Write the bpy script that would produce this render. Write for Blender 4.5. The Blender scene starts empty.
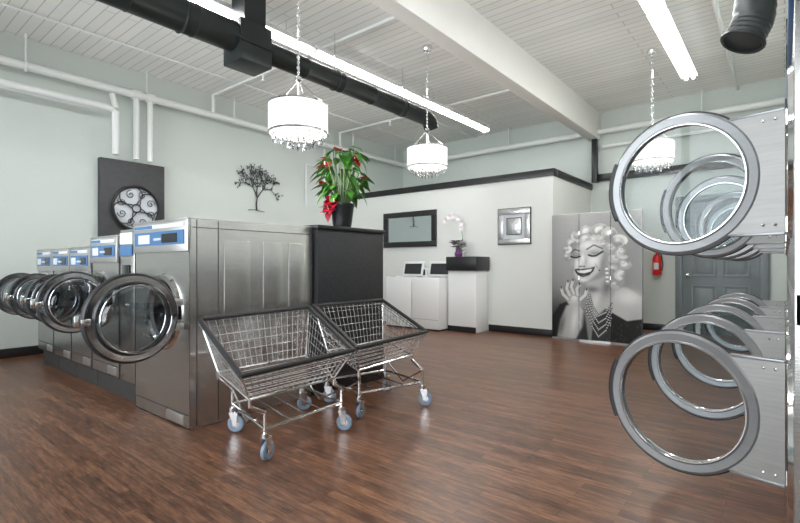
import bpy, bmesh, math, random
import numpy as np
from mathutils import Vector, Matrix, Euler
random.seed(7)
R=math.radians
# ---------------------------------------------------------------- materials
def mat(name,col,rough=.5,metal=0,emis=None,es=0,noise=0,nscale=8,bump=0,bscale=60,stretch=None,coat=0):
    m=bpy.data.materials.new(name); m.use_nodes=True
    nt=m.node_tree; b=nt.nodes['Principled BSDF']
    b.inputs['Base Color'].default_value=(*col,1); b.inputs['Roughness'].default_value=rough
    b.inputs['Metallic'].default_value=metal
    if coat: b.inputs['Coat Weight'].default_value=coat
    if emis: b.inputs['Emission Color'].default_value=(*emis,1); b.inputs['Emission Strength'].default_value=es
    if noise or bump:
        tc=nt.nodes.new('ShaderNodeTexCoord'); mp=nt.nodes.new('ShaderNodeMapping')
        nt.links.new(tc.outputs['Object'],mp.inputs[0])
        if stretch: mp.inputs['Scale'].default_value=stretch
    if noise:
        n=nt.nodes.new('ShaderNodeTexNoise'); n.inputs['Scale'].default_value=nscale; n.inputs['Detail'].default_value=4
        nt.links.new(mp.outputs[0],n.inputs[0])
        mx=nt.nodes.new('ShaderNodeMix'); mx.data_type='RGBA'
        mx.inputs[6].default_value=(*[c*(1-noise) for c in col],1); mx.inputs[7].default_value=(*[min(1,c*(1+noise)) for c in col],1)
        nt.links.new(n.outputs[0],mx.inputs[0]); nt.links.new(mx.outputs[2],b.inputs['Base Color'])
    if bump:
        n2=nt.nodes.new('ShaderNodeTexNoise'); n2.inputs['Scale'].default_value=bscale
        nt.links.new(mp.outputs[0],n2.inputs[0])
        bp=nt.nodes.new('ShaderNodeBump'); bp.inputs['Strength'].default_value=bump; bp.inputs['Distance'].default_value=.01
        nt.links.new(n2.outputs[0],bp.inputs['Height']); nt.links.new(bp.outputs[0],b.inputs['Normal'])
    return m
def glassmat(name,tint,ior=1.45,rough=.02):
    m=bpy.data.materials.new(name); m.use_nodes=True; nt=m.node_tree
    nt.nodes.remove(nt.nodes['Principled BSDF'])
    t=nt.nodes.new('ShaderNodeBsdfTransparent'); t.inputs[0].default_value=(*tint,1)
    g=nt.nodes.new('ShaderNodeBsdfGlossy'); g.inputs['Roughness'].default_value=rough
    f=nt.nodes.new('ShaderNodeFresnel'); f.inputs[0].default_value=ior
    mx=nt.nodes.new('ShaderNodeMixShader')
    nt.links.new(f.outputs[0],mx.inputs[0]); nt.links.new(t.outputs[0],mx.inputs[1]); nt.links.new(g.outputs[0],mx.inputs[2])
    nt.links.new(mx.outputs[0],nt.nodes['Material Output'].inputs[0]); return m
M_wall=mat('wall_paint',(.575,.62,.585),.75,noise=.03,nscale=2,bump=.05,bscale=90)
M_white=mat('partition_paint',(.73,.745,.715),.7,noise=.02,nscale=2)
M_beam=mat('beam_paint',(.82,.81,.77),.7,noise=.02)
M_black=mat('black_trim',(.012,.012,.013),.35)
M_steel=mat('brushed_steel',(.50,.49,.475),.27,.95,noise=.12,nscale=4,stretch=(1,1,14),bump=.04,bscale=20)
M_steel2=mat('bright_steel',(.60,.59,.58),.3,.9,noise=.06,nscale=5)
M_chrome=mat('chrome',(.78,.78,.79),.1,1)
M_wire=mat('cart_wire_steel',(.74,.74,.75),.2,.9)
M_satin=mat('satin_door_steel',(.26,.265,.27),.36,.65,noise=.10,nscale=5,stretch=(1,1,9))
M_plate=mat('hinge_plate_steel',(.30,.295,.285),.45,.4,noise=.16,nscale=6,stretch=(1,1,18),bump=.08,bscale=40)
M_dark=mat('dark_drum',(.05,.05,.055),.35,.6)
M_rub=mat('black_rubber',(.015,.015,.017),.5)
M_pipe=mat('pipe_paint',(.76,.78,.76),.5)
M_duct=mat('duct_black',(.018,.023,.023),.4,.3,noise=.2)
M_panel=mat('dark_panel',(.030,.030,.032),.5,noise=.5,nscale=14,bump=.15,bscale=40)
M_ped=mat('pedestal_dark',(.013,.013,.015),.5,noise=.5,nscale=22,bump=.4,bscale=50)
M_blue=mat('label_blue',(.045,.13,.28),.4)
M_lab=mat('label_white',(.58,.62,.66),.4)
M_disp=mat('display',(.01,.01,.012),.15)
M_red=mat('extinguisher_red',(.6,.01,.01),.3)
M_leaf=mat('leaf_green',(.050,.195,.022),.4,noise=.5,nscale=9)
M_flow=mat('flower_red',(.38,.006,.025),.4,noise=.4,nscale=12)
M_purple=mat('flower_purple',(.14,.03,.15),.5,noise=.4,nscale=30)
M_orch=mat('orchid_white',(.85,.8,.82),.5)
M_stem=mat('stem_green',(.08,.17,.03),.5)
M_iron=mat('grey_iron',(.05,.055,.055),.45,.5)
M_appl=mat('appliance_white',(.82,.83,.83),.3)
M_tube=mat('fluorescent',(1,1,1),.5,emis=(.985,.99,1),es=30)
M_fix=mat('fixture_white',(.85,.85,.85),.4)
M_shade=mat('lamp_shade',(.9,.9,.88),.7,emis=(1,.98,.95),es=.45)
M_bulb=mat('bulb',(1,1,1),.5,emis=(1,.93,.8),es=9)
M_cryst=glassmat('crystal',(.85,.87,.9),1.7)
M_glass=glassmat('door_glass',(.82,.86,.87),1.4)
M_dglass=glassmat('washer_glass',(.66,.69,.71),1.55)
M_wglass=glassmat('window_glass',(.97,.98,.98))
M_door=mat('grey_door_paint',(.17,.195,.205),.45,noise=.05)
M_mirror=mat('mirror',(.50,.56,.57),.04,1)
M_silver=mat('silver_frame',(.6,.6,.6),.3,.8,bump=.6,bscale=30)
M_wheel=mat('caster_tread',(.20,.26,.34),.45)
M_conc=mat('plinth',(.03,.028,.027),.6,noise=.3)
def floormat():
    m=bpy.data.materials.new('wood_plank_floor'); m.use_nodes=True; nt=m.node_tree; N=nt.nodes; L=nt.links; b=N['Principled BSDF']
    tc=N.new('ShaderNodeTexCoord')
    br=N.new('ShaderNodeTexBrick'); br.inputs['Scale'].default_value=1; br.inputs['Brick Width'].default_value=.62; br.inputs['Row Height'].default_value=.062
    br.inputs['Mortar Size'].default_value=.0014; br.inputs['Color1'].default_value=(0,0,0,1); br.inputs['Color2'].default_value=(1,1,1,1); br.inputs['Mortar'].default_value=(.0,.0,.0,1)
    br.offset=.37; L.new(tc.outputs['Object'],br.inputs['Vector'])
    mp=N.new('ShaderNodeMapping'); mp.inputs['Scale'].default_value=(2.8,20,1); L.new(tc.outputs['Object'],mp.inputs[0])
    n=N.new('ShaderNodeTexNoise'); n.inputs['Scale'].default_value=2.2; n.inputs['Detail'].default_value=8; n.inputs['Roughness'].default_value=.7; L.new(mp.outputs[0],n.inputs[0])
    a=N.new('ShaderNodeMath'); a.operation='MULTIPLY_ADD'; a.inputs[1].default_value=.30; L.new(br.outputs['Color'],a.inputs[0])
    s=N.new('ShaderNodeMath'); s.operation='MULTIPLY_ADD'; s.inputs[1].default_value=2.0; s.inputs[2].default_value=-.66; L.new(n.outputs[0],s.inputs[0]); L.new(s.outputs[0],a.inputs[2])
    cr=N.new('ShaderNodeValToRGB'); e=cr.color_ramp.elements
    e[0].position=.05; e[0].color=(.034,.014,.008,1); e[1].position=.95; e[1].color=(.31,.150,.078,1)
    q=cr.color_ramp.elements.new(.45); q.color=(.125,.052,.026,1)
    L.new(a.outputs[0],cr.inputs[0])
    mx=N.new('ShaderNodeMix'); mx.data_type='RGBA'; L.new(br.outputs['Fac'],mx.inputs[0]); L.new(cr.outputs[0],mx.inputs[6]); mx.inputs[7].default_value=(.03,.013,.008,1)
    L.new(mx.outputs[2],b.inputs['Base Color']); 
    rr=N.new('ShaderNodeMapRange'); rr.inputs[3].default_value=.22; rr.inputs[4].default_value=.42; L.new(n.outputs[0],rr.inputs[0]); L.new(rr.outputs[0],b.inputs['Roughness'])
    bp=N.new('ShaderNodeBump'); bp.inputs['Strength'].default_value=.25; bp.inputs['Distance'].default_value=.004; L.new(n.outputs[0],bp.inputs['Height']); L.new(bp.outputs[0],b.inputs['Normal'])
    return m
def ceilmat():
    m=bpy.data.materials.new('painted_board_ceiling'); m.use_nodes=True; nt=m.node_tree; N=nt.nodes; L=nt.links; b=N['Principled BSDF']
    tc=N.new('ShaderNodeTexCoord')
    br=N.new('ShaderNodeTexBrick'); br.inputs['Scale'].default_value=1; br.inputs['Brick Width'].default_value=3.1; br.inputs['Row Height'].default_value=.125
    br.inputs['Mortar Size'].default_value=.006; br.inputs['Color1'].default_value=(.83,.83,.80,1); br.inputs['Color2'].default_value=(.90,.89,.86,1); br.inputs['Mortar'].default_value=(.56,.56,.53,1)
    L.new(tc.outputs['Object'],br.inputs['Vector']); L.new(br.outputs['Color'],b.inputs['Base Color']); b.inputs['Roughness'].default_value=.7
    bp=N.new('ShaderNodeBump'); bp.invert=True; bp.inputs['Strength'].default_value=.4; bp.inputs['Distance'].default_value=.006; L.new(br.outputs['Fac'],bp.inputs['Height']); L.new(bp.outputs[0],b.inputs['Normal'])
    return m
M_floor=floormat(); M_ceil=ceilmat()
# ---------------------------------------------------------------- builder
class B:
    def __init__(s,name,M=None):
        s.name=name; s.bm=bmesh.new(); s.mats=[]; s.M=M or Matrix(); s.P=Matrix()
    def mi(s,m):
        if m not in s.mats: s.mats.append(m)
        return s.mats.index(m)
    def v(s,p): return s.bm.verts.new(s.M@s.P@Vector(p))
    def f(s,vs,m):
        try: fc=s.bm.faces.new(vs); fc.material_index=s.mi(m); fc.smooth=True
        except ValueError: pass
    def poly(s,pts,m): s.f([s.v(p) for p in pts],m)
    def box(s,x0,x1,y0,y1,z0,z1,m,bev=0,skip=()):
        c=[(x0,y0,z0),(x1,y0,z0),(x1,y1,z0),(x0,y1,z0),(x0,y0,z1),(x1,y0,z1),(x1,y1,z1),(x0,y1,z1)]
        vs=[s.v(p) for p in c]; fs=[]
        for k,idx in (('b',(0,3,2,1)),('t',(4,5,6,7)),('f',(0,1,5,4)),('r',(1,2,6,5)),('k',(2,3,7,6)),('l',(3,0,4,7))):
            if k in skip: continue
            fc=s.bm.faces.new([vs[i] for i in idx]); fc.material_index=s.mi(m); fc.smooth=True; fs.append(fc)
        if bev:
            es=list({e for fc in fs for e in fc.edges if len(e.link_faces)==2})
            r=bmesh.ops.bevel(s.bm,geom=es,offset=bev,segments=2,profile=.5,affect='EDGES')
            for fc in r['faces']: fc.material_index=s.mi(m); fc.smooth=True
    def frame(s,ax):
        ax=Vector(ax).normalized(); u=ax.orthogonal().normalized()
        if abs(ax.z)<.9: u=(Vector((0,0,1))-ax*ax.z).normalized()
        return ax,u,ax.cross(u)
    def lathe(s,prof,o,ax,m,seg=48,a0=0,a1=360):
        ax,u,w=s.frame(ax); o=Vector(o); full=abs(a1-a0)>=360; n=seg if full else seg+1
        rings=[]
        for r,a in prof:
            r=max(r,.0004); rings.append([s.v(o+ax*a+(u*math.cos(R(a0+(a1-a0)*i/seg))+w*math.sin(R(a0+(a1-a0)*i/seg)))*r) for i in range(n)])
        for k in range(len(rings)-1):
            for i in range(seg):
                j=(i+1)%n; s.f([rings[k][i],rings[k][j],rings[k+1][j],rings[k+1][i]],m)
    def tube(s,pts,r,m,seg=8,closed=False,caps=True):
        P=[Vector(p) for p in pts]; n=len(P); rings=[]; u=None
        for i in range(n):
            if closed: t=(P[(i+1)%n]-P[i-1])
            else: t=P[min(i+1,n-1)]-P[max(i-1,0)]
            t.normalize()
            if u is None: u=s.frame(t)[1]
            else:
                u=u-t*u.dot(t)
                u=u.normalized() if u.length>1e-5 else s.frame(t)[1]
            w=t.cross(u); rr=r[i] if isinstance(r,(list,tuple)) else r
            if 0<i<n-1 and not closed:
                c=(P[i]-P[i-1]).normalized().dot((P[i+1]-P[i]).normalized()); k=min(1.4,1/max(.5,math.sqrt((1+c)/2)))
                rr*=1+(k-1)*.5
            rings.append([s.v(P[i]+(u*math.cos(2*math.pi*j/seg)+w*math.sin(2*math.pi*j/seg))*rr) for j in range(seg)])
        for k in range(n if closed else n-1):
            a,b_=rings[k],rings[(k+1)%n]
            for j in range(seg): s.f([a[j],a[(j+1)%seg],b_[(j+1)%seg],b_[j]],m)
        if caps and not closed: s.f(rings[0][::-1],m); s.f(rings[-1],m)
    def torus(s,o,ax,Rr,r,m,seg=48,a0=0,a1=360,ts=8):
        ax,u,w=s.frame(ax); o=Vector(o); full=abs(a1-a0)>=360; n=seg if full else seg+1
        s.tube([o+(u*math.cos(R(a0+(a1-a0)*i/seg))+w*math.sin(R(a0+(a1-a0)*i/seg)))*Rr for i in range(n)],r,m,ts,closed=full)
    def holeplate(s,x0,x1,z0,z1,y,cx,cz,r,m,extra=()):
        angs=sorted(set([round(2*math.pi*i/48,5) for i in range(48)]+[round(math.atan2(zz-cz,xx-cx)%(2*math.pi),5) for xx in(x0,x1) for zz in(z0,z1)]))
        a_in=[];a_out=[]
        for a in angs:
            c,d=math.cos(a),math.sin(a); t=1e9
            if c>1e-6:t=min(t,(x1-cx)/c)
            if c<-1e-6:t=min(t,(x0-cx)/c)
            if d>1e-6:t=min(t,(z1-cz)/d)
            if d<-1e-6:t=min(t,(z0-cz)/d)
            a_in.append(s.v((cx+c*r,y,cz+d*r))); a_out.append(s.v((cx+c*t,y,cz+d*t)))
        n=len(angs)
        for i in range(n): s.f([a_in[i],a_out[i],a_out[(i+1)%n],a_in[(i+1)%n]],m)
    def done(s,parent=None,recalc=True,sharp=35):
        if recalc: bmesh.ops.recalc_face_normals(s.bm,faces=s.bm.faces)
        me=bpy.data.meshes.new(s.name); s.bm.to_mesh(me); s.bm.free()
        for m in s.mats: me.materials.append(m)
        me.set_sharp_from_angle(angle=R(sharp))
        ob=bpy.data.objects.new(s.name,me); bpy.context.scene.collection.objects.link(ob)
        if parent: ob.parent=parent
        return ob
# ---------------------------------------------------------------- room shell
XL,XR,YN,YF,H=-7.8,.92,-1.3,9.72,4.2
def simple(name,boxes,m,bev=0):
    b=B(name)
    for q in boxes: b.box(*q,m,bev)
    return b.done()
simple('floor',[(XL-.1,XR+.1,YN-.1,YF+.1,-.1,0)],M_floor)
simple('ceiling',[(XL-.1,XR+.1,YN-.1,YF+.1,H,H+.1)],M_ceil)
simple('wall_left',[(XL-.1,XL,YN,YF,0,H)],M_wall)
simple('wall_back',[(XL,XR,YF,YF+.1,0,H)],M_wall)
simple('wall_right',[(XR,XR+.1,YN,YF,0,H)],M_wall)
simple('wall_front',[(XL,-7.2,YN-.1,YN,0,H),(.5,XR,YN-.1,YN,0,H),(-7.2,.5,YN-.1,YN,0,.5),(-7.2,.5,YN-.1,YN,3.3,H)],M_wall)
w=B('window_1')
for i in range(5):
    x=-7.2+i*7.7/4; w.box(x-.04,x+.04,YN-.08,YN-.02,.5,3.3,M_black)
for z in(.5,2.5,3.26): w.box(-7.2,.5,YN-.08,YN-.02,z,z+.05,M_black)
w.box(-7.2,.5,YN-.055,YN-.05,.5,3.3,M_wglass); w.done()
PH=2.75; PY=7.72
simple('wall_partition',[(XL,-2.99,PY,PY+.12,0,PH)],M_white)
simple('wall_partition_return',[(-3.11,-2.99,PY+.12,YF,0,PH)],M_white)
simple('trim_partition_cap',[(XL,-2.96,PY-.03,PY+.15,PH-.06,PH+.06),(-3.14,-2.96,PY+.15,YF,PH-.06,PH+.06)],M_black,.005)
simple('trim_header',[(-2.96,.02,YF-.08,YF,2.84,2.98)],M_black,.005)
simple('trim_post',[(-2.93,-2.83,YF-.18,YF-.08,2.81,3.66)],M_black,.005)
simple('baseboard_partition',[(-4.18,-2.975,PY-.02,PY,0,.12)],M_black,.004)
simple('baseboard_left',[(XL,XL+.02,YN,PY,0,.12)],M_black,.004)
simple('baseboard_back',[(-2.99,-1.62,YF-.02,YF,0,.12)],M_black,.004)
simple('ceiling_beam',[(-3.01,-2.81,YN,YF,3.66,H)],M_beam,.01)
simple('wall_bulkhead',[(.03,XR,1.66,YF,2.12,H),(.03,XR,6.62,YF,0,2.12)],M_wall)
# ---------------------------------------------------------------- pipes
p=B('sprinkler_pipe')
px=XL+.16
p.tube([(px,YN,3.78),(px,YF-.2,3.78),(px+.02,YF-.16,3.78),(0,YF-.16,3.78)],.055,M_pipe,12)
p.tube([(px+.12,YN,3.46),(px+.12,2.62,3.46),(px+.12,2.72,3.42),(px+.12,2.72,2.8)],.045,M_pipe,12)
for yy,z0 in((3.05,2.80),(3.25,2.80)):
    p.tube([(px,yy,3.78),(px,yy,z0)],.04,M_pipe,10); p.lathe([(.0,-.06),(.075,-.06),(.075,.06),(0,.06)],(px,yy,3.78),(0,1,0),M_pipe,16)
p.tube([(px,2.72,3.7),(px+.12,2.72,3.46)],.04,M_pipe,10)
for i in range(7):
    yy=.2+i*1.5; p.lathe([(.065,-.02),(.072,0),(.065,.02)],(px,yy,3.78),(0,1,0),M_pipe,16); p.tube([(px,yy,3.84),(px,yy,H)],.012,M_pipe,6)
for i in range(4): p.tube([(-6.5+i*1.8,YF-.16,3.82),(-6.5+i*1.8,YF-.16,H)],.012,M_pipe,6)
for yy in(4.3,7.3):
    p.tube([(px,yy,4.13),(-3.05,yy,4.13)],.022,M_pipe,8); p.tube([(px,yy,3.78),(px,yy,4.13)],.03,M_pipe,8)
    for x in(-6.2,-5.2): p.lathe([(0,-.09),(.03,-.09),(.012,-.05),(.02,0),(0,0)],(x,yy,4.11),(0,0,1),M_pipe,10)
p.tube([(-2.75,YF-.1,3.5),(-.05,YF-.1,3.5)],.03,M_pipe,8)
p.tube([(-.6,1,4.12),(-.6,YF-.1,4.12)],.025,M_pipe,8)
p.done()
c=B('ceiling_conduit')
for x in(-6.9,-5.6): c.tube([(x,YN,4.17),(x,YF,4.17)],.014,M_pipe,6)
c.tube([(-7.72,6.9,3.7),(-7.72,6.9,3.3),(-7.72,6.4,3.3),(-7.72,6.4,2.4)],.012,M_pipe,6)
c.tube([(-7.72,5.9,3.7),(-7.72,5.9,4.1),(-6.9,5.9,4.14)],.012,M_pipe,6)
c.done()
# ---------------------------------------------------------------- ducts
def ribbed(b,p0,p1,r,m,step=.6):
    p0=Vector(p0);p1=Vector(p1);d=(p1-p0);L=d.length;d.normalize();prof=[(0,0),(r,0)];t=step
    while t<L-.05:
        prof+=[(r,t-.015),(r+.007,t),(r,t+.015)]; t+=step
    prof+=[(r,L),(0,L)]; b.lathe(prof,p0,d,m,28)
d=B('air_duct')
DX,DZ=-4.5,3.60
ribbed(d,(DX,YN+.02,DZ),(DX,2.75,DZ),.155,M_duct)
d.box(DX-.17,DX+.17,2.74,3.12,3.33,3.76,M_duct,.01)
d.box(DX-.185,DX+.185,2.72,3.14,3.52,3.55,M_duct)
d.box(DX-.10,DX+.14,2.8,3.06,3.76,H,M_duct)
ribbed(d,(DX,3.1,DZ-.02),(DX,6.1,DZ-.02),.118,M_duct)
d.tube([(DX,6.05,DZ-.02),(DX,6.2,DZ-.02),(DX,6.30,DZ-.06),(DX,6.36,DZ-.17)],.118,M_duct,24)
for yy in(.5,2.2,4.2,5.6):
    q=.16 if yy<3 else .121
    d.tube([(DX,yy,DZ+.1),(DX,yy,H)],.008,M_chrome,6); d.lathe([(q,-.015),(q+.01,0),(q,.015)],(DX,yy,DZ if yy<3 else DZ-.02),(0,1,0),M_duct,24)
d.done()
d=B('exhaust_duct')
pts=[Vector((-.13,4.62,H)),Vector((-.15,4.62,3.9)),Vector((-.16,4.61,3.4)),Vector((-.19,4.6,3.1)),Vector((-.26,4.56,2.93))]
PP=[];rr=[]
for k in range(4):
    for i in range(10):
        t=i/10; PP.append(pts[k].lerp(pts[k+1],t)); rr.append(.136+.006*(i%2))
d.tube(PP,rr,M_duct,24); d.torus(PP[-1],PP[-1]-PP[-3],.146,.013,M_duct,28); d.done()
# ---------------------------------------------------------------- fluorescents
def fluo(x,y0,y1,z,n):
    b=B('fluorescent_light'); L=(y1-y0)/n
    for i in range(n):
        a=y0+i*L+.01; e=y0+(i+1)*L-.01
        b.box(x-.06,x+.06,a,e,z+.022,z+.09,M_fix,.008)
        for sg in(-1,1): b.poly([(x+sg*.06,a,z+.026),(x+sg*.105,a,z+.006),(x+sg*.105,e,z+.006),(x+sg*.06,e,z+.026)],M_fix)
        for dx in(-.045,.045):
            b.tube([(x+dx,a+.03,z),(x+dx,e-.03,z)],.019,M_tube,10)
            for yy in(a+.015,e-.015): b.box(x+dx-.015,x+dx+.015,yy-.015,yy+.015,z-.03,z+.05,M_fix)
        for yy in(a+.4,e-.4): b.tube([(x,yy,z+.08),(x,yy,H)],.005,M_chrome,6)
    b.done()
fluo(-4.74,-.6,8.66,3.95,4)
fluo(-1.09,1.0,8.2,3.98,3)
# ---------------------------------------------------------------- pendants
def pendant(x,y,z):
    b=B('pendant_lamp',Matrix.Translation((x,y,z))); r=.272
    b.lathe([(0,H-z),(.07,H-z),(.07,H-z-.02),(.05,H-z-.06),(0,H-z-.07)],(0,0,0),(0,0,1),M_chrome,24)
    t=H-z-.07; k=0
    b.tube([(0,0,t),(0,0,.4)],.006,M_chrome,6)
    while t>.42:
        b.torus((0,0,t-.02),(1,0,0) if k%2 else (0,1,0),.016,.004,M_chrome,10,ts=5); t-=.05;k+=1
    b.lathe([(0,.42),(.03,.4),(.035,.37),(.012,.33),(.012,.14)],(0,0,0),(0,0,1),M_chrome,16)
    for i in range(4):
        a=i*math.pi/2+.4; b.tube([(math.cos(a)*.02,math.sin(a)*.02,.36),(math.cos(a)*r*.6,math.sin(a)*r*.6,.22),(math.cos(a)*r*.98,math.sin(a)*r*.98,.14)],.005,M_chrome,6)
        b.tube([(0,0,.14),(math.cos(a)*r,math.sin(a)*r,.14)],.005,M_chrome,6)
    n=96; prof=[]
    for zz in(.13,-.13):
        prof.append([b.v((math.cos(2*math.pi*i/n)*(r+.004*(i%2)),math.sin(2*math.pi*i/n)*(r+.004*(i%2)),zz)) for i in range(n)])
    for i in range(n): b.f([prof[0][i],prof[0][(i+1)%n],prof[1][(i+1)%n],prof[1][i]],M_shade)
    for zz in(.13,-.13): b.lathe([(r-.006,-.008),(r+.009,-.008),(r+.009,.008),(r-.006,.008),(r-.006,-.008)],(0,0,zz),(0,0,1),M_chrome,48)
    b.lathe([(0,0),(.2,0),(.2,.01),(0,.01)],(0,0,-.11),(0,0,1),M_shade,32)
    for i in range(3):
        a=i*2.1; b.lathe([(0,-.05),(.025,-.03),(.03,0),(.015,.05),(.015,.09)],(math.cos(a)*.1,math.sin(a)*.1,.02),(0,0,1),M_bulb,12)
    for rad,cnt,ln in((.235,26,.075),(.16,18,.11),(.08,10,.14)):
        for i in range(cnt):
            a=2*math.pi*i/cnt; X,Y=math.cos(a)*rad,math.sin(a)*rad; zt=-.13; zz=zt
            b.tube([(X,Y,zt),(X,Y,zt-ln+.04)],.0015,M_chrome,4)
            while zz>zt-ln+.05:
                b.lathe([(0,-.011),(.009,0),(0,.011)],(X,Y,zz-.02),(0,0,1),M_cryst,6); zz-=.028
            b.lathe([(0,-.03),(.011,-.01),(.006,.02),(0,.025)],(X,Y,zt-ln+.02),(0,0,1),M_chrome if i%3==0 else M_cryst,6)
    b.torus((0,0,-.15),(0,0,1),.235,.004,M_chrome,36,ts=5)
    b.done()
    l=bpy.data.lights.new('pendant_glow','POINT'); l.energy=14; l.color=(1,.93,.82); l.shadow_soft_size=.1
    o=bpy.data.objects.new('pendant_glow',l); o.location=(x,y,z-.42); bpy.context.scene.collection.objects.link(o)
pendant(-3.56,2.86,2.57); pendant(-3.81,5.28,2.67); pendant(-1.43,7.34,2.77)
# ---------------------------------------------------------------- washers
def washer(x0,x1,top,yf,depth,dr,dz,hx,kind,base=.0,ang=90):
    b=B('front_load_washer'); yb=yf+depth
    if base: b.box(x0,x1,yf+.05,yb,0,base,M_conc)
    g=.004
    b.box(x0+g,x1-g,yf,yb,base,top,M_steel,.012 if kind==0 else .008,skip=('f',))
    cx=hx-dr-.03; ro=dr*.84
    pz=top-.25
    b.holeplate(x0+g+.006,x1-g-.006,base+.006,pz,yf,cx,dz,ro,M_steel)
    b.lathe([(ro-.02,.0),(ro-.01,-.02),(ro+.03,-.02),(ro+.045,.0)],(cx,yf,dz),(0,1,0),M_chrome,48)
    b.lathe([(ro-.02,0),(ro-.045,.03),(ro-.045,.10),(ro-.01,.1),(ro-.01,.5),(0,.5)],(cx,yf,dz),(0,1,0),M_dark,48)
    b.lathe([(ro-.02,0),(ro-.05,.015),(ro-.045,.05)],(cx,yf,dz),(0,1,0),M_rub,48)
    b.box(x0+g,x1-g,yf-.018,yf+.01,pz,top-.012,M_steel2,.005)
    w=x1-x0
    b.box(x0+.05,x1-.05,yf-.024,yf-.016,top-.065,top-.035,M_lab)
    b.box(x0+.05,x0+.05+w*.35,yf-.027,yf-.02,top-.062,top-.038,M_blue)
    b.box(x0+.05,x1-.05,yf-.024,yf-.016,top-.195,top-.09,M_blue)
    b.box(x0+w*.14,x0+w*.36,yf-.028,yf-.02,top-.18,top-.11,M_lab)
    b.box(x1-w*.42,x1-w*.16,yf-.028,yf-.02,top-.18,top-.11,M_disp)
    for i in range(5): b.lathe([(0,-.008),(.009,-.008),(.011,0)],(x0+w*.45+i*.025,yf-.024,top-.15),(0,1,0),M_lab,10)
    b.box(x0+g,x1-g,yf-.02,yb,top-.012,top,M_steel2,.004)
    b.box(x0+.03,x1-.03,yf-.004,yf+.004,base+.10,base+.105,M_rub)
    b.box(x0+w*.62,x0+w*.9,yf-.01,yf+.005,base+.02,base+.09,M_steel2,.003)
    b.box(x0+w*.3,x0+w*.7,yf+.08,yf+.3,top,top+.012,M_steel2,.004)
    a=R(ang)
    b.P=Matrix.Translation((hx,yf-.04,dz))@Matrix.Rotation(math.pi+a,4,'Z')
    C=(dr+.01,0,0); ax=(0,1,0)
    b.lathe([(dr*.94,-.022),(dr*.955,-.034),(dr*.985,-.028),(dr,-.012),(dr,.012),(dr*.97,.026),(dr*.94,.026),(dr*.94,-.022)],C,ax,M_rub,64)
    b.lathe([(dr*.82,-.028),(dr*.845,-.044),(dr*.915,-.044),(dr*.945,-.028),(dr*.945,.03),(dr*.82,.03),(dr*.82,-.028)],C,ax,M_chrome,64)
    b.lathe([(dr*.82,-.025),(dr*.82,.035),(dr*.79,.045),(dr*.76,.035),(dr*.76,-.015),(dr*.79,-.028),(dr*.82,-.025)],C,ax,M_dark,64)
    b.lathe([(dr*.77,.03),(dr*.75,.08),(dr*.68,.13),(dr*.48,.16),(0,.165)],C,ax,M_dglass,48)
    b.lathe([(dr*.77,-.01),(dr*.4,-.022),(0,-.028)],C,ax,M_dglass,48)
    b.torus((C[0],-.03,0),ax,dr*.775,.006,M_chrome,56,ts=6); b.torus((C[0],.09,0),ax,dr*.74,.005,M_chrome,56,ts=6)
    for zz in(-.09,.09): b.box(-.03,.05,-.02,.02,zz-.025,zz+.025,M_steel2,.004)
    b.box(2*dr-.05,2*dr+.035,-.055,-.03,-.04,.04,M_chrome,.01)
    b.box(2*dr-.03,2*dr+.02,.02,.05,-.02,.02,M_chrome,.004)
    b.P=Matrix()
    if kind==0:
        for (ya,yb2) in((yf+.27,yf+.50),(yf+.62,yf+.82),(yf+.88,yf+1.06)):
            b.box(x1-.008,x1+.001,ya,yb2,.35,top-.16,M_steel,.004)
        for yy in(yf+.05,yf+.22,yf+depth-.03): b.box(x1-.006,x1-.0015,yy,yy+.004,base+.02,top-.02,M_rub)
        b.box(x1-.006,x1-.001,yf+.02,yb-.02,top-.075,top-.071,M_rub)
    b.done()
YW=1.7
washer(-4.28,-3.34,1.55,YW,1.15,.305,.84,-3.43,0)
k=B('washer_filler_panel'); k.box(-4.60,-4.30,YW,YW+1,0.18,1.51,M_steel,.008); k.box(-4.6,-4.3,YW+.04,YW+1,0,.18,M_conc)  # filler panel closing the gap between the first two washers
k.box(-4.58,-4.32,YW-.01,YW+.01,1.38,1.48,M_lab); k.box(-4.58,-4.32,YW-.013,YW+.01,1.28,1.37,M_blue); k.box(-4.52,-4.38,YW-.015,YW+.01,1.0,1.2,M_disp,.004)
k.lathe([(0,-.02),(.015,-.02),(.02,0)],(-4.45,YW,.85),(0,1,0),M_chrome,12); k.done()
washer(-5.28,-4.62,1.47,YW,.95,.265,.88,-4.74,1,.18)
for i in range(3):
    x1=-5.29-i*.6; washer(x1-.59,x1,1.385,YW,.85,.235,.88,x1-.06,1,.18,ang=92-2*i)
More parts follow.
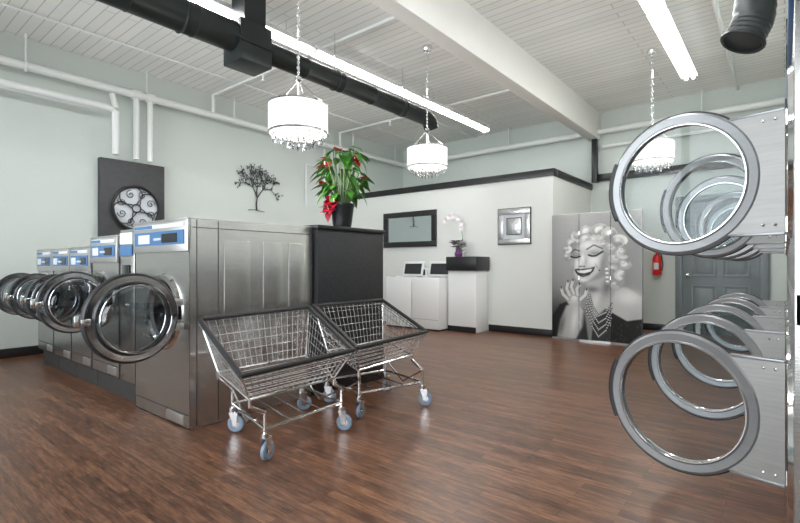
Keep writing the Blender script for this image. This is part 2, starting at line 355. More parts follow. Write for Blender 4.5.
# ---------------------------------------------------------------- dryers
DWID=.98
def dryer(yh,a_up,a_lo):
    M=Matrix.Translation((.02,yh+.08,0))@Matrix.Rotation(-math.pi/2,4,'Z')
    b=B('stacked_tumble_dryer',M); W=DWID; g=.004
    b.box(g,W-g,0,.86,.05,2.1,M_steel,.006,skip=('f',)); b.box(g,W-g,.04,.86,0,.05,M_conc)
    b.box(g,W-g,0,.02,1.84,2.1,M_steel2,.003); b.box(g,W-g,0,.02,.05,.16,M_steel2,.003)
    b.box(g,W-g,0,.02,1.05,1.13,M_steel2,.003)
    for z0,z1,cz in((.16,1.05,.575),(1.13,1.84,1.57)):
        b.holeplate(g,W-g,z0,z1,0,.44,cz,.27,M_steel)
        b.lathe([(.27,0),(.26,.03),(.26,.08),(.33,.1),(.33,.7),(0,.7)],(.44,0,cz),(0,1,0),M_dark,40)
        b.lathe([(.262,-.004),(.275,-.012),(.285,0)],(.44,0,cz),(0,1,0),M_chrome,40)
    b.box(.1,W-.1,-.012,0,1.9,2.05,M_blue,.002); b.box(.2,.45,-.016,0,1.93,2.02,M_disp,.002)
    for cz,an in((.575,a_lo),(1.57,a_up)):
        b.P=Matrix.Translation((.08,-.015,cz))@Matrix.Rotation(-R(an),4,'Z')
        Rr=.322; C=(.074+Rr,0,0); ax=(0,1,0)
        b.lathe([(Rr*.83,-.012),(Rr*.845,-.018),(Rr*.865,-.013),(Rr*.96,-.017),(Rr*.99,-.010),(Rr,.0),(Rr*.99,.010),(Rr*.96,.017),(Rr*.865,.013),(Rr*.845,.018),(Rr*.83,.012),(Rr*.83,-.012)],C,ax,M_satin,80)
        b.torus((C[0],-.015,0),ax,Rr*.835,.004,M_chrome,72,ts=6); b.torus((C[0],.015,0),ax,Rr*.835,.004,M_chrome,72,ts=6)
        b.torus((C[0],0,0),ax,Rr*1.0,.006,M_rub,72,ts=6)
        b.lathe([(Rr*.84,.004),(0,.004)],C,ax,M_glass,48)
        n=14
        for yy in(-.010,.012):
            prev=None
            for i in range(n+1):
                z=-.245+.49*i/n; xe=C[0]-math.sqrt(max((Rr*.96)**2-z*z,0)); cur=(b.v((0,yy,z)),b.v((xe,yy,z)))
                if prev: b.f([prev[0],prev[1],cur[1],cur[0]],M_plate)
                prev=cur
        for z in(-.245,.245):
            xe=C[0]-math.sqrt((Rr*.96)**2-z*z); b.poly([(0,-.010,z),(xe,-.010,z),(xe,.012,z),(0,.012,z)],M_plate)
            xe2=xe-.02; b.box(.0,xe2,-.014,.016,z-.006,z+.006,M_satin,.002)
        b.poly([(0,-.01,-.245),(0,.012,-.245),(0,.012,.245),(0,-.01,.245)],M_plate)
        for z in(-.21,.21):
            b.lathe([(0,-.03),(.012,-.03),(.012,.03),(0,.03)],(-.004,0,z),(0,0,1),M_chrome,12)
            for yy in(-.010,.012):
                for xx in(.03,.07): b.lathe([(0,-.006 if yy<0 else .006),(.005,-.004 if yy<0 else .004),(.007,0)],(xx,yy,z),ax,M_chrome,8)
        for yy in(-.020,.020):
            prev=None
            for t in range(-25,26,5):
                ca,sa=math.cos(R(t)),math.sin(R(t)); cur=[b.v((C[0]+ca*Rr*.965,yy*.9,sa*Rr*.965)),b.v((C[0]+ca*Rr*1.01,yy,sa*Rr*1.01))]
                if prev: b.f([prev[0],prev[1],cur[1],cur[0]],M_rub)
                prev=cur
        b.tube([(C[0]+math.cos(R(t))*Rr*1.012,0,math.sin(R(t))*Rr*1.012) for t in range(-26,27,4)],.015,M_rub,8)
        b.P=Matrix()
    b.done()
for i,(u,l) in enumerate(((105,105),(114,102),(104,97),(110,104),(101,99))):
    dryer(2.40+DWID*i,u,l)
# ---------------------------------------------------------------- pedestal + plant
b=B('dark_pedestal'); b.box(-3.95,-3.30,2.87,3.78,0,1.53,M_ped,.006); b.box(-3.97,-3.28,2.86,3.80,1.53,1.568,M_black,.006); b.done()
def leaf(b,o,dirv,up,L,W,m,curl=.25):
    d=Vector(dirv).normalized(); s_=d.cross(Vector(up)); s_.normalize(); n=s_.cross(d); o=Vector(o)
    prof=[(-.12,.0),(-.06,.55),(.08,.92),(.28,1),(.5,.86),(.72,.55),(.88,.25),(1,0)]
    mid=[];lf=[];rt=[]
    for t,wd in prof:
        c=o+d*(t*L)-n*(curl*L*t*t); mid.append(b.v(c if t>=0 else o)); 
        lf.append(b.v(c+s_*wd*W/2+n*wd*W*.14)); rt.append(b.v(c-s_*wd*W/2+n*wd*W*.14))
    for i in range(len(prof)-1):
        b.f([mid[i],mid[i+1],lf[i+1],lf[i]],m); b.f([mid[i],rt[i],rt[i+1],mid[i+1]],m)
pl=B('potted_anthurium'); PX,PYy,PZ=-3.55,3.42,1.57
pl.lathe([(0,0),(.085,0),(.09,.01),(.10,.06),(.120,.22),(.130,.235),(.130,.26),(.110,.26),(.105,.22),(0,.22)],(PX,PYy,PZ),(0,0,1),M_black,32)
random.seed(11)
for i in range(66):
    a=random.uniform(0,2*math.pi); hgt=random.uniform(.12,.60); spread=random.uniform(.03,.18)*(1.1-.5*abs(hgt-.35)/.35)
    base=Vector((PX+math.cos(a)*.05,PYy+math.sin(a)*.05,PZ+.22)); tip=base+Vector((math.cos(a)*spread,math.sin(a)*spread,hgt))
    mid=(base+tip)/2+Vector((0,0,.03)); pl.tube([base,mid,tip],.004,M_stem,5)
    dv=Vector((math.cos(a),math.sin(a),random.uniform(-.9,.2)))
    leaf(pl,tip,dv,(0,0,1),random.uniform(.12,.18),random.uniform(.08,.12),M_leaf,.4)
vr=Vector((.776,.631,0)); vf=Vector((-.631,.776,0))
for (sr,sf,dz) in((-.11,-.08,.22),(-.14,-.05,.15),(-.09,-.12,.14),(-.12,-.10,.10),(-.06,-.15,.19),(-.14,.0,.66),(-.17,-.04,.58),(.14,-.06,.62),(-.04,.03,.74),(.19,-.02,.46),(-.18,.02,.42)):
    o=Vector((PX,PYy,PZ+.06+dz))+vr*sr+vf*sf; pl.tube([(PX,PYy,PZ+.22),Vector((PX,PYy,PZ+.2+dz*.6+.06))+vr*sr*.5+vf*sf*.5,o],.004,M_stem,5)
    for q in range(3): leaf(pl,o,vr*(sr*4+random.uniform(-.5,.5))+vf*(sf*4+random.uniform(-.5,.3))+Vector((0,0,random.uniform(-.5,.4))),(0,0,1) if q else(.3,.2,.9),.10,.08,M_flow,.2)
    pl.tube([o,o+vf*-.05+Vector((0,0,.04))],.006,M_orch,6)
for v_ in pl.bm.verts:
    if v_.co.z<PZ+.001: v_.co.z=PZ+.001
pl.done(recalc=False)
# ---------------------------------------------------------------- carts
def cart(Apt,Bpt,Cpt,Dpt,wheels):
    b=B('wire_laundry_cart'); A,Bb,C,D=[Vector(q) for q in(Apt,Bpt,Cpt,Dpt)]
    def bil(u,v,base):
        q=base; return (q[0]*(1-u)+q[1]*u)*(1-v)+(q[3]*(1-u)+q[2]*u)*v
    top=[A,Bb,C,D]
    bot=[]
    for u,v in((.10,.16),(.90,.16),(.88,.84),(.12,.84)):
        q=bil(u,v,top); q.z=.46 if v<.5 else .40; bot.append(q)
    for i in range(4):
        p0,p1=top[i],top[(i+1)%4]; b.tube([p0,p1],.017,M_rub,8); b.lathe([(0,-.018),(.018,-.008),(.018,.008),(0,.018)],p0,(0,0,1),M_rub,10)
        b.tube([p0-Vector((0,0,.035)),p1-Vector((0,0,.035))],.005,M_wire,6)
    for i in range(4):
        t0,t1,b0,b1=top[i],top[(i+1)%4],bot[i],bot[(i+1)%4]; n=17 if i%2==0 else 13
        for k in range(n+1):
            t=k/n; b.tube([t0.lerp(t1,t),b0.lerp(b1,t)],.0022,M_wire,5,caps=False)
        for k in range(1,6):
            t=k/6; b.tube([t0.lerp(b0,t),t1.lerp(b1,t)],.0027,M_wire,5)
        b.tube([b0,b1],.009,M_chrome,8); b.tube([t0,b0],.006,M_wire,6)
    for k in range(1,16): b.tube([bot[0].lerp(bot[1],k/16),bot[3].lerp(bot[2],k/16)],.0025,M_wire,5)
    for k in range(1,7): b.tube([bot[0].lerp(bot[3],k/7),bot[1].lerp(bot[2],k/7)],.0028,M_wire,5)
    W=[Vector((x,y,0)) for x,y in wheels]
    for i in range(4):
        w=W[i]; q=bot[i]; b.tube([q,q+Vector((0,0,-.04)),Vector((w.x,w.y,.30)),Vector((w.x,w.y,.16))],.0115,M_chrome,10)
        w2=W[(i+1)%4]; b.tube([Vector((w.x,w.y,.20)),Vector((w2.x,w2.y,.20))],.0105,M_chrome,8)
        b.lathe([(0,.175),(.024,.175),(.024,.15),(.016,.14),(0,.14)],(w.x,w.y,0),(0,0,1),M_chrome,16)
        rot=[.6,1.1,.4,1.9][i]; dx,dy=math.cos(rot),math.sin(rot); cx,cy=w.x+dx*.025,w.y+dy*.025; s_=Vector((-dy,dx,0))
        for sg in(-1,1):
            o=Vector((cx,cy,.06))+s_*sg*.021
            b.poly([o+Vector((-dx*.045,-dy*.045,.085)),o+Vector((dx*.02,dy*.02,.085)),o+Vector((dx*.014,dy*.014,-.01)),o+Vector((-dx*.012,-dy*.012,-.01))],M_chrome)
        oo=Vector((cx-dx*.045,cy-dy*.045,.145)); 
        b.poly([oo+s_*.021,oo-s_*.021,oo-s_*.021+Vector((dx,dy,0))*.065,oo+s_*.021+Vector((dx,dy,0))*.065],M_chrome)
        b.lathe([(.028,-.013),(.05,-.015),(.058,-.010),(.06,0),(.058,.010),(.05,.015),(.028,.013)],(cx,cy,.06),s_,M_wheel,28)
        b.lathe([(0,-.02),(.012,-.02),(.014,-.013),(.03,-.011),(.03,.011),(.014,.013),(.012,.02),(0,.02)],(cx,cy,.06),s_,M_chrome,16)
    for a_,c_ in((0,3),(1,2)):
        p0,p1=W[a_],W[c_]; m_=(p0+p1)/2; b.tube([Vector((p0.x,p0.y,.30)),Vector((m_.x,m_.y,.155)),Vector((p1.x,p1.y,.30))],.008,M_chrome,8)
    for sg in(.3,.5,.7):
        b.tube([W[0].lerp(W[1],sg)+Vector((0,0,.2)),W[3].lerp(W[2],sg)+Vector((0,0,.2))],.006,M_chrome,6)
    b.done(recalc=True)
cart((-3.17,1.68,.82),(-3.17,2.66,.84),(-2.34,2.36,.605),(-2.32,1.47,.59),[(-3.08,1.88),(-3.10,2.52),(-2.50,2.40),(-2.46,1.72)])
cart((-3.19,2.73,.845),(-3.21,3.66,.84),(-2.46,3.40,.61),(-2.36,2.42,.61),[(-3.10,2.80),(-2.94,3.40),(-2.40,3.26),(-2.57,2.66)])
# ---------------------------------------------------------------- top loaders, counter
def toploader(x0,x1):
    b=B('top_load_washer'); y0,y1=7.03,7.69
    b.box(x0+.005,x1-.005,y0,y1,.03,.97,M_appl,.015); b.box(x0+.02,x1-.02,y0+.02,y1,0,.03,M_rub)
    b.box(x0+.07,x1-.07,y0+.06,y1-.2,.968,.975,M_dark,.002); b.lathe([(.2,0),(.215,.008),(.23,0)],((x0+x1)/2,y0+.27,.973),(0,0,1),M_appl,32)
    b.P=Matrix.Translation(((x0+x1)/2,y1-.2,.98))@Matrix.Rotation(R(78),4,'X')
    w=(x1-x0)/2-.07; b.box(-w,w,0,.30,-.012,.012,M_appl,.006); b.box(-w+.04,w-.04,.04,.25,.012,.02,M_dark,.003)
    b.P=Matrix()
    b.box(x0+.01,x1-.01,y1-.14,y1,.97,1.14,M_appl,.012); b.box(x0+.05,x1-.05,y1-.15,y1-.135,1.0,1.11,M_disp,.003)
    for i in range(3): b.lathe([(0,-.03),(.02,-.03),(.024,0)],(x0+.15+i*.16,y1-.15,1.055),(0,1,0),M_chrome,14)
    b.box(x0+.03,x1-.03,y0-.003,y0+.004,.2,.204,M_rub)
    b.done()
toploader(-6.08,-5.445); toploader(-5.44,-4.80)
b=B('service_counter'); b.box(-4.78,-4.2,7.28,PY-.01,0,1.10,M_appl,.006); b.box(-4.79,-4.16,7.22,PY-.01,1.10,1.35,M_black,.008); b.box(-4.78,-4.2,7.27,7.28,0,.1,M_black); b.done()
b=B('vase_of_flowers'); vx,vy,vz=-4.62,7.38,1.352
b.lathe([(0,0),(.06,0),(.075,.05),(.05,.12),(.055,.15),(.045,.15),(.04,.1),(0,.1)],(vx,vy,vz),(0,0,1),M_purple,20)
random.seed(3)
for i in range(36):
    a=random.uniform(0,6.28); r=random.uniform(.02,.14); o=Vector((vx+math.cos(a)*r,vy+math.sin(a)*r,vz+.17+random.uniform(0,.12)))
    b.tube([(vx,vy,vz+.12),o],.003,M_stem,4)
    leaf(b,o,(math.cos(a),math.sin(a),.3),(0,0,1),.07,.06,M_purple,.2); leaf(b,o,(math.cos(a+2),math.sin(a+2),.4),(0,0,1),.07,.06,M_purple,.2)
b.done(recalc=False)
b=B('potted_orchid'); ox,oy=-4.70,7.60
b.lathe([(0,0),(.05,0),(.065,.1),(.055,.1),(0,.09)],(ox,oy,1.352),(0,0,1),M_appl,20)
st=[(ox,oy,1.44),(ox+.03,oy,1.7),(ox,oy,1.95),(ox-.08,oy-.03,2.1),(ox-.2,oy-.05,2.12),(ox-.3,oy-.06,2.05)]
b.tube(st,.005,M_stem,6)
for q in((ox+.02,oy-.01,1.98),(ox-.05,oy-.03,2.08),(ox-.14,oy-.04,2.12),(ox-.22,oy-.06,2.11),(ox-.3,oy-.06,2.04),(ox+.03,oy-.02,1.88)):
    for j in range(5):
        a=j*1.2566+.3; leaf(b,q,(math.cos(a),-.25,math.sin(a)),(0,-1,0),.07,.06,M_orch,-.1)
for j in range(5):
    a=j*1.3; leaf(b,(ox,oy,1.44),(math.cos(a)*.5,-abs(math.sin(a))*.5,.5),(0,0,1),.14,.06,M_leaf,.4)
b.done(recalc=False)
# ---------------------------------------------------------------- wall pieces
b=B('wall_mirror'); x0,x1,z0,z1=-6.70,-5.33,1.57,2.30
for q in((x0,x1,z0,z0+.11),(x0,x1,z1-.11,z1),(x0,x0+.11,z0+.11,z1-.11),(x1-.11,x1,z0+.11,z1-.11)): b.box(q[0],q[1],PY-.05,PY,q[2],q[3],M_black,.008)
b.box(x0+.1,x1-.1,PY-.02,PY-.01,z0+.1,z1-.1,M_mirror); b.done()
b=B('framed_picture'); x0,x1,z0,z1=-3.98,-3.38,1.57,2.19
for q in((x0,x1,z0,z0+.10),(x0,x1,z1-.10,z1),(x0,x0+.10,z0+.10,z1-.10),(x1-.10,x1,z0+.10,z1-.10)): b.box(q[0],q[1],PY-.04,PY,q[2],q[3],M_silver,.012)
b.box(x0+.09,x1-.09,PY-.02,PY-.01,z0+.09,z1-.09,M_lab)
for q in((x0-.01,x1+.01,z0-.01,z0),(x0-.01,x1+.01,z1,z1+.01),(x0-.01,x0,z0,z1),(x1,x1+.01,z0,z1)): b.box(q[0],q[1],PY-.03,PY,q[2],q[3],M_iron)
b.box(x0+.17,x1-.17,PY-.024,PY-.018,z0+.17,z1-.17,M_silver,.002)
for q in((x0+.16,x1-.16,z0+.16,z0+.17),(x0+.16,x1-.16,z1-.17,z1-.16),(x0+.16,x0+.17,z0+.16,z1-.16),(x1-.17,x1-.16,z0+.16,z1-.16)): b.box(q[0],q[1],PY-.028,PY-.018,q[2],q[3],M_iron)
b.done()
b=B('metal_tree_wall_art'); random.seed(21); wx=XL+.03
def br(y,z,a,L,d):
    y2=y+math.cos(a)*L; z2=z+math.sin(a)*L; mm=((y+y2)/2+random.uniform(-.02,.02),(z+z2)/2)
    b.tube([(wx,y,z),(wx,*mm),(wx,y2,z2)],[.003+.003*d,.0028+.0028*d,.002+.0022*d],M_iron,5)
    if d<=2:
        for _ in range(3 if d else 4):
            ang=random.uniform(0,6.28); q=random.uniform(.2,1); o=Vector((wx+.005,y+(y2-y)*q+math.cos(ang)*.02,z+(z2-z)*q+math.sin(ang)*.02))
            leaf(b,o,(0,math.cos(ang),math.sin(ang)),(1,0,0),.042,.022,M_iron,.0)
    if d>0:
        for k_ in(-1,0,1) if d>2 else(-1,1): br(y2,z2,a+k_*.66+random.uniform(-.15,.15),L*random.uniform(.72,.92),d-1)
br(5.25,2.24,math.pi/2-.05,.24,4)
b.tube([(wx,5.07,2.23),(wx,5.19,2.245),(wx,5.42,2.22)],.006,M_iron,5); b.done(recalc=False)
b=B('dark_wall_panel'); b.box(XL,XL+.10,2.58,3.5,.0,2.77,M_panel,.006); b.done()
b=B('round_scroll_ornament'); ox_,oy_,oz_=XL+.145,3.06,2.06; rr_=.33
b.lathe([(0,-.008),(rr_,-.008),(rr_,.0),(0,.004)],(ox_-.028,oy_,oz_),(1,0,0),M_lab,40)
b.torus((ox_,oy_,oz_),(1,0,0),rr_,.022,M_black,48); b.torus((ox_,oy_,oz_),(1,0,0),.06,.010,M_black,20)
for i in range(8):
    a=i*math.pi/4; pts=[]
    for t in range(22):
        s_=t/21; th=a+.9*math.sin(s_*math.pi)*(1 if i%2 else -1)*.5; r_=.06+s_*(rr_-.07); pts.append((ox_,oy_+math.cos(th)*r_,oz_+math.sin(th)*r_))
    b.tube(pts,.008,M_black,6)
    cy_,cz_=oy_+math.cos(a+.39)*.22,oz_+math.sin(a+.39)*.22
    pts=[(ox_,cy_+math.cos(a+t*.5)*(.065-.0033*t),cz_+math.sin(a+t*.5)*(.065-.0033*t)) for t in range(18)]
    b.tube(pts,.006,M_black,6)
b.done()
# ---------------------------------------------------------------- far door, extinguisher
b=B('door_1'); x0,x1,zt=-1.40,-.30,2.30; yd=YF-.05
b.box(x0,x1,yd,YF-.002,0,zt,M_door,.004)
for (a,c_) in((x0-.11,x0),(x1,x1+.11)): b.box(a,c_,yd-.03,YF-.002,0,zt+.11,M_door,.006)
b.box(x0,x1,yd-.03,YF-.002,zt,zt+.11,M_door,.006)
wd=(x1-x0)
for (u0,u1) in((.12,.46),(.54,.88)):
    for (v0,v1) in((.2,.85),(1.0,1.62),(1.74,2.14)):
        X0,X1=x0+wd*u0,x0+wd*u1
        for q in((X0,X1,v0,v0+.025),(X0,X1,v1-.025,v1),(X0,X0+.025,v0+.025,v1-.025),(X1-.025,X1,v0+.025,v1-.025)): b.box(q[0],q[1],yd-.015,yd,q[2],q[3],M_door,.004)
        b.box(X0+.06,X1-.06,yd-.012,yd,v0+.06,v1-.06,M_door,.008)
b.lathe([(0,-.07),(.03,-.06),(.03,-.03),(.012,-.02),(.012,0)],(x0+.08,yd,1.02),(0,1,0),M_chrome,16); b.done()
b=B('fire_extinguisher'); ex,ey,ez=-1.80,YF-.09,1.02
b.lathe([(0,0),(.07,0),(.075,.02),(.075,.30),(.05,.36),(.025,.38),(.025,.41),(0,.41)],(ex,ey,ez),(0,0,1),M_red,24)
b.box(ex-.02,ex+.02,ey-.10,ey+.02,ez+.41,ez+.43,M_rub,.003); b.box(ex-.015,ex+.015,ey-.09,ey,ez+.45,ez+.465,M_rub,.003)
b.tube([(ex,ey-.02,ez+.41),(ex+.08,ey-.04,ez+.36),(ex+.1,ey-.03,ez+.2),(ex+.085,ey-.03,ez+.08)],.01,M_rub,8)
b.box(ex-.05,ex+.05,ey+.05,YF-.002,ez+.1,ez+.35,M_rub); b.box(ex-.04,ex+.04,ey-.077,ey-.07,ez+.1,ez+.22,M_lab); b.done()
# ---------------------------------------------------------------- portrait folding screen
Wp,Hp=480,692
YY,XX=np.mgrid[0:Hp,0:Wp]
GX=555+90*XX/Wp; GY=213+130*YY/Hp
img=np.zeros((Hp,Wp))
def blend(mask,val): 
    global img; img=img*(1-mask)+val*mask
def ell(cx,cy,rx,ry,val,rot=0,soft=.12,op=1):
    c,s_=math.cos(R(rot)),math.sin(R(rot)); dx=GX-cx; dy=GY-cy; u=(dx*c+dy*s_)/rx; v=(-dx*s_+dy*c)/ry
    blend(op*np.clip((1-np.sqrt(u*u+v*v))/soft+.5,0,1),val)
def soft(cx,cy,rx,ry,val,rot=0,op=1):
    c,s_=math.cos(R(rot)),math.sin(R(rot)); dx=GX-cx; dy=GY-cy; u=(dx*c+dy*s_)/rx; v=(-dx*s_+dy*c)/ry
    blend(op*np.exp(-(u*u+v*v)*1.6),val)
def pol(pts,val,soft_=.8,op=1):
    inside=np.zeros_like(GX,bool); dist=np.full_like(GX,1e9); n=len(pts)
    for i in range(n):
        x1,y1=pts[i];x2,y2=pts[(i+1)%n]
        cond=((y1>GY)!=(y2>GY)); xi=(x2-x1)*(GY-y1)/((y2-y1) if y2!=y1 else 1e-9)+x1; inside^=(cond&(GX<xi))
        L2=(x2-x1)**2+(y2-y1)**2+1e-9; t=np.clip(((GX-x1)*(x2-x1)+(GY-y1)*(y2-y1))/L2,0,1)
        dist=np.minimum(dist,np.hypot(GX-x1-t*(x2-x1),GY-y1-t*(y2-y1)))
    sd=np.where(inside,dist,-dist); blend(op*np.clip(sd/soft_+.5,0,1),val)
def stroke(pts,wd,val,soft_=.5,op=1):
    xs=[q[0] for q in pts]; ys=[q[1] for q in pts]; mg=wd+soft_+1
    i0,i1=max(0,int((min(xs)-mg-555)/90*Wp)),min(Wp,int((max(xs)+mg-555)/90*Wp)+1)
    j0,j1=max(0,int((min(ys)-mg-213)/130*Hp)),min(Hp,int((max(ys)+mg-213)/130*Hp)+1)
    if i1<=i0 or j1<=j0: return
    gx,gy=GX[j0:j1,i0:i1],GY[j0:j1,i0:i1]; d_=np.full_like(gx,1e9)
    for i in range(len(pts)-1):
        x1,y1=pts[i];x2,y2=pts[i+1]; L2=(x2-x1)**2+(y2-y1)**2+1e-9; t=np.clip(((gx-x1)*(x2-x1)+(gy-y1)*(y2-y1))/L2,0,1)
        d_=np.minimum(d_,np.hypot(gx-x1-t*(x2-x1),gy-y1-t*(y2-y1)))
    m=op*np.clip((wd-d_)/soft_+.5,0,1); img[j0:j1,i0:i1]=img[j0:j1,i0:i1]*(1-m)+val*m
def smooth(k):
    global img
    for _ in range(k): img=(img+np.roll(img,1,0)+np.roll(img,-1,0)+np.roll(img,1,1)+np.roll(img,-1,1))/5
img=.44+.16*(1-(GY-213)/130)+.05*np.sin((GX-555)/14)
soft(560,330,26,36,.10); soft(640,235,14,40,.45,0,.6)
pol([(610,292),(620,287),(632,289),(645,297),(645,343),(600,343),(601,312)],.72,3)
soft(632,298,14,9,.90); soft(640,325,8,14,.6,0,.8)
pol([(597,343),(599,324),(608,308),(617,314),(631,321),(645,318),(645,343)],.03,1.2)
for _ in range(60):
    random.seed(_); x=random.uniform(602,644); y=random.uniform(322,342); stroke([(x,y),(x+random.uniform(-2,2),y+random.uniform(1,3))],.25,random.uniform(.08,.35),.4)
pol([(555,343),(555,322),(564,308),(577,302),(590,312),(594,343)],.035,2)
pol([(592,284),(613,276),(621,290),(613,308),(601,320),(594,304)],.66,3)
soft(612,288,6,12,.32,15,.9); soft(601,302,5,12,.84,10,.9); soft(598,291,9,4,.28,0,.8)
for (cx,cy,rx,ry) in((600,247,25,18),(619,262,11,20),(577,249,8,13),(621,280,8,10),(607,238,18,10)): ell(cx,cy,rx,ry,.58,0,.25)
rs=random.Random(9)
curls=[(577,243,6),(584,236,7),(594,232,8),(605,231,8),(615,235,8),(623,243,8),(627,254,7),(628,265,7),(626,276,7),(620,286,5),(572,250,5),(572,258,4),(607,240,7),(616,248,7),(619,259,6),(618,270,5),(592,239,6),(600,241,6),(585,243,5)]
for (x,y,r_) in curls:
    soft(x,y+1,r_*1.1,r_*.9,.42,0,.5)
    ph=rs.uniform(0,6.28)
    for k_ in range(26):
        q=r_*rs.uniform(.15,1.05); a0=ph+rs.uniform(-.5,.5); span=rs.uniform(1.2,3.0); lum=.98-.50*abs(math.sin(a0*1.0+q*.25))*rs.uniform(.3,1)
        pts_=[(x+math.cos(a0+span*t/7)*q,y+math.sin(a0+span*t/7)*q*.8) for t in range(8)]
        stroke(pts_,rs.uniform(.25,.6),lum,.5,.85)
    soft(x-1.2,y-1.5,r_*.5,r_*.36,1.0,0,.8)
smooth(2)
ell(594,261,14.5,20.5,.76,12,.16); ell(589,275,9,8.5,.77,0,.3)
soft(584,265,6,7,.98); soft(599,262,8,8,.95); soft(593,246,10,6,.95); soft(589,281.5,5,2.5,.93)
soft(608,264,4,14,.42,10,.8); soft(603,278,6,4,.48,-35,.6); soft(579.5,262,1.6,11,.5,5,.5); soft(588.5,259,2,6,.99)
stroke([(576.6,253.2),(579.8,250.0),(585.6,251.6)],.5,.14,.9,.95); stroke([(592.5,250.2),(599.5,245.8),(607.5,249.6)],.55,.14,1.0,.95)
soft(581.3,255.6,4.5,2.6,.34,-5,.8); soft(600.3,253.6,5.8,2.9,.34,-5,.8)
soft(581.3,255.0,2.2,.9,.8,-5,.7); soft(600.3,252.6,3.2,1.0,.8,-5,.7)
stroke([(576.2,257.3),(578.6,258.2),(582,258.6),(586,257.2)],.75,.02,.6); stroke([(594.4,256.0),(597.6,257.1),(601.4,256.8),(607.8,252.6)],.85,.02,.6)
soft(591.8,263,1.3,5,.6,8,.6); soft(588,267.6,3.4,1.1,.42,0,.8); soft(586.2,267.7,.9,.6,.03); soft(590.3,267.7,.9,.6,.03)
soft(578.2,269,1.2,3.5,.5,20,.5); soft(602.3,268,1.2,4.5,.48,-25,.6)
pol([(580.2,270.8),(584.3,270.0),(586.8,270.6),(589,270.0),(595.5,269.4),(600.6,267.6),(599,272.4),(595,276.6),(589,278.6),(584.5,277.3),(581.6,274.2)],.10,.9)
pol([(582.3,271.9),(589,271.5),(598.2,269.9),(596.4,272.8),(590.4,274.7),(584.6,274.3)],1.0,.7)
soft(589.5,276.9,3.2,.8,.38,-6,.8)
ell(604.8,271.5,.7,.7,.05,0,.5); stroke([(584,283.4),(588.5,284.6),(594,283.6)],.4,.55,1.2,.7)
for t in range(9): ell(611.5+.1*t,268+t*2.1,1.5,1.2,.95 if t%2 else .5,0,.4)
for k_ in range(4):
    pts=[(595-k_*1.2,296+k_*5),(598,308+k_*7),(604,318+k_*7),(611,314+k_*6),(617,302+k_*5)]
    for i in range(len(pts)-1):
        for q in range(6):
            x=pts[i][0]+(pts[i+1][0]-pts[i][0])*q/6; y=pts[i][1]+(pts[i+1][1]-pts[i][1])*q/6; ell(x,y,1.1,1.1,.10,0,.4); ell(x-.2,y-.3,.65,.6,.95,0,.6)
pol([(561,343),(565,324),(571,309),(583,304),(590,313),(588,330),(582,343)],.70,2.5); soft(580,324,5,18,.92,8); soft(566,330,4,16,.34,12,.9); soft(589,322,2,12,.4,5,.6)
ell(579,300.5,8.2,8.6,.74,-15,.25); soft(580,300,5,6,.94)
for pts_ in [[(573,302),(567.5,297),(565.5,291)],[(575,298),(571.5,291),(573,284)],[(579.5,296),(576.5,289),(578.5,282.5)],[(583.5,297),(582.5,291),(585.5,286.5)],[(586,302),(591,297),(592.5,292)]]:
    stroke(pts_,2.2,.30,.8,.8); stroke(pts_,1.65,.84,1.0); ell(pts_[-1][0],pts_[-1][1]-.6,.9,1.3,.2,0,.5)
smooth(2)
img=img+np.random.RandomState(1).normal(0,.012,img.shape); img=np.clip((img-.5)*1.05+.5,.01,1)
b=bmesh.new(); cl=b.loops.layers.float_color.new('Col')
sx0,sx1,sz1=-2.96,-1.60,2.01; gw,gh=240,346; sy=PY-.12
def zig(u):
    t=(u*3)%1; k_=int(min(u*3,2.999)); return (t if k_%2==0 else 1-t)*.05
vs=[[b.verts.new((sx0+(sx1-sx0)*i/gw,sy-zig(i/gw),sz1-(sz1-.03)*j/gh)) for i in range(gw+1)] for j in range(gh+1)]
for j in range(gh):
    for i in range(gw):
        f=b.faces.new((vs[j][i],vs[j+1][i],vs[j+1][i+1],vs[j][i+1]))
        for lp,(jj,ii) in zip(f.loops,((j,i),(j+1,i),(j+1,i+1),(j,i+1))):
            v_=img[min(jj*2,Hp-1),min(ii*2,Wp-1)]**1.7*.80; lp[cl]=(v_,v_,v_*.98,1)
me=bpy.data.meshes.new('portrait_face'); b.to_mesh(me); b.free()
mp_=bpy.data.materials.new('printed_portrait'); mp_.use_nodes=True; at=mp_.node_tree.nodes.new('ShaderNodeVertexColor'); at.layer_name='Col'
mp_.node_tree.links.new(at.outputs[0],mp_.node_tree.nodes['Principled BSDF'].inputs['Base Color']); mp_.node_tree.nodes['Principled BSDF'].inputs['Roughness'].default_value=.5
me.materials.append(mp_)
root=bpy.data.objects.new('folding_screen',None); bpy.context.scene.collection.objects.link(root)
o=bpy.data.objects.new('printed_face',me); bpy.context.scene.collection.objects.link(o); o.parent=root
fr=B('leaf_frames')
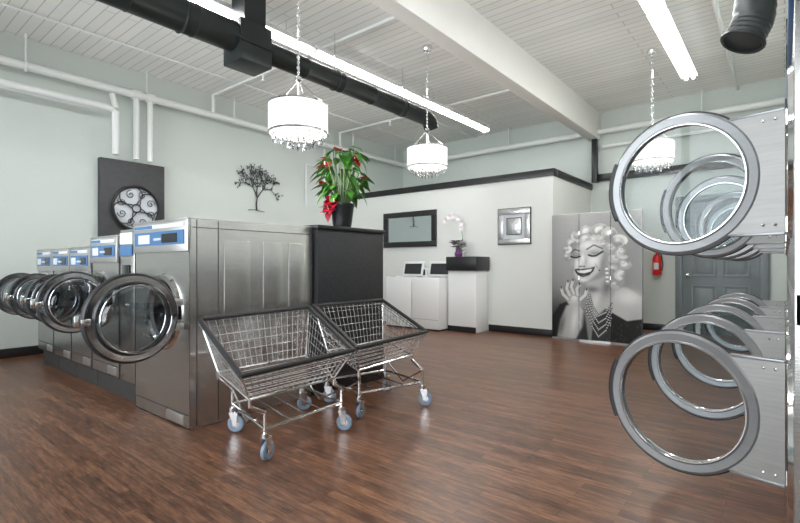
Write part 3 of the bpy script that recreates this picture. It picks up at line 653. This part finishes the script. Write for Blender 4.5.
for k_ in range(3):
    xa=sx0+(sx1-sx0)*k_/3; xb=sx0+(sx1-sx0)*(k_+1)/3; ya=sy-(0 if k_%2==0 else .05); yb=sy-(.05 if k_%2==0 else 0)
    q=[(xa+.004,ya+.002,0),(xb-.004,yb+.002,0),(xb-.004,yb+.03,0),(xa+.004,ya+.03,0)]
    vb=[fr.v(p) for p in q]; vt=[fr.v((p[0],p[1],sz1+.004)) for p in q]
    for i in range(4): fr.f([vb[i],vb[(i+1)%4],vt[(i+1)%4],vt[i]],M_steel2)
    fr.f(vt,M_steel2); fr.f(vb[::-1],M_steel2)
    if k_<2:
        fr.box(xb-.003,xb+.003,yb-.004,yb,.03,sz1,M_iron)
        for z in(.3,1.0,1.7): fr.lathe([(0,-.03),(.007,-.03),(.007,.03),(0,.03)],(xb,(yb)-.002,z),(0,0,1),M_chrome,10)
fr.done(parent=root)
# ---------------------------------------------------------------- lights
def area(name,loc,rot,sx,sy_,e,col=(1,1,1)):
    l=bpy.data.lights.new(name,'AREA'); l.shape='RECTANGLE'; l.size=sx; l.size_y=sy_; l.energy=e; l.color=col
    o=bpy.data.objects.new(name,l); o.location=loc; o.rotation_euler=rot; bpy.context.scene.collection.objects.link(o)
area('window_daylight',(-3.35,YN-.25,1.9),(R(90),0,0),7.4,2.7,320,(.95,.98,1))
wd_=bpy.data.worlds.new('sky'); bpy.context.scene.world=wd_; wd_.use_nodes=True
bg=wd_.node_tree.nodes['Background']; bg.inputs[0].default_value=(.75,.85,1,1); bg.inputs[1].default_value=1.2
# ---------------------------------------------------------------- camera
cam=bpy.data.cameras.new('camera'); co=bpy.data.objects.new('camera',cam); bpy.context.scene.collection.objects.link(co)
cam.sensor_width=36; cam.sensor_fit='HORIZONTAL'; cam.lens=473/800*36; cam.shift_y=3.5/800; cam.clip_start=.05
co.location=(0,0,1.2); co.rotation_euler=(R(90),0,R(39.1)); bpy.context.scene.camera=co
vs_=bpy.context.scene.view_settings; vs_.view_transform='Standard'; vs_.look='None'; vs_.exposure=.33
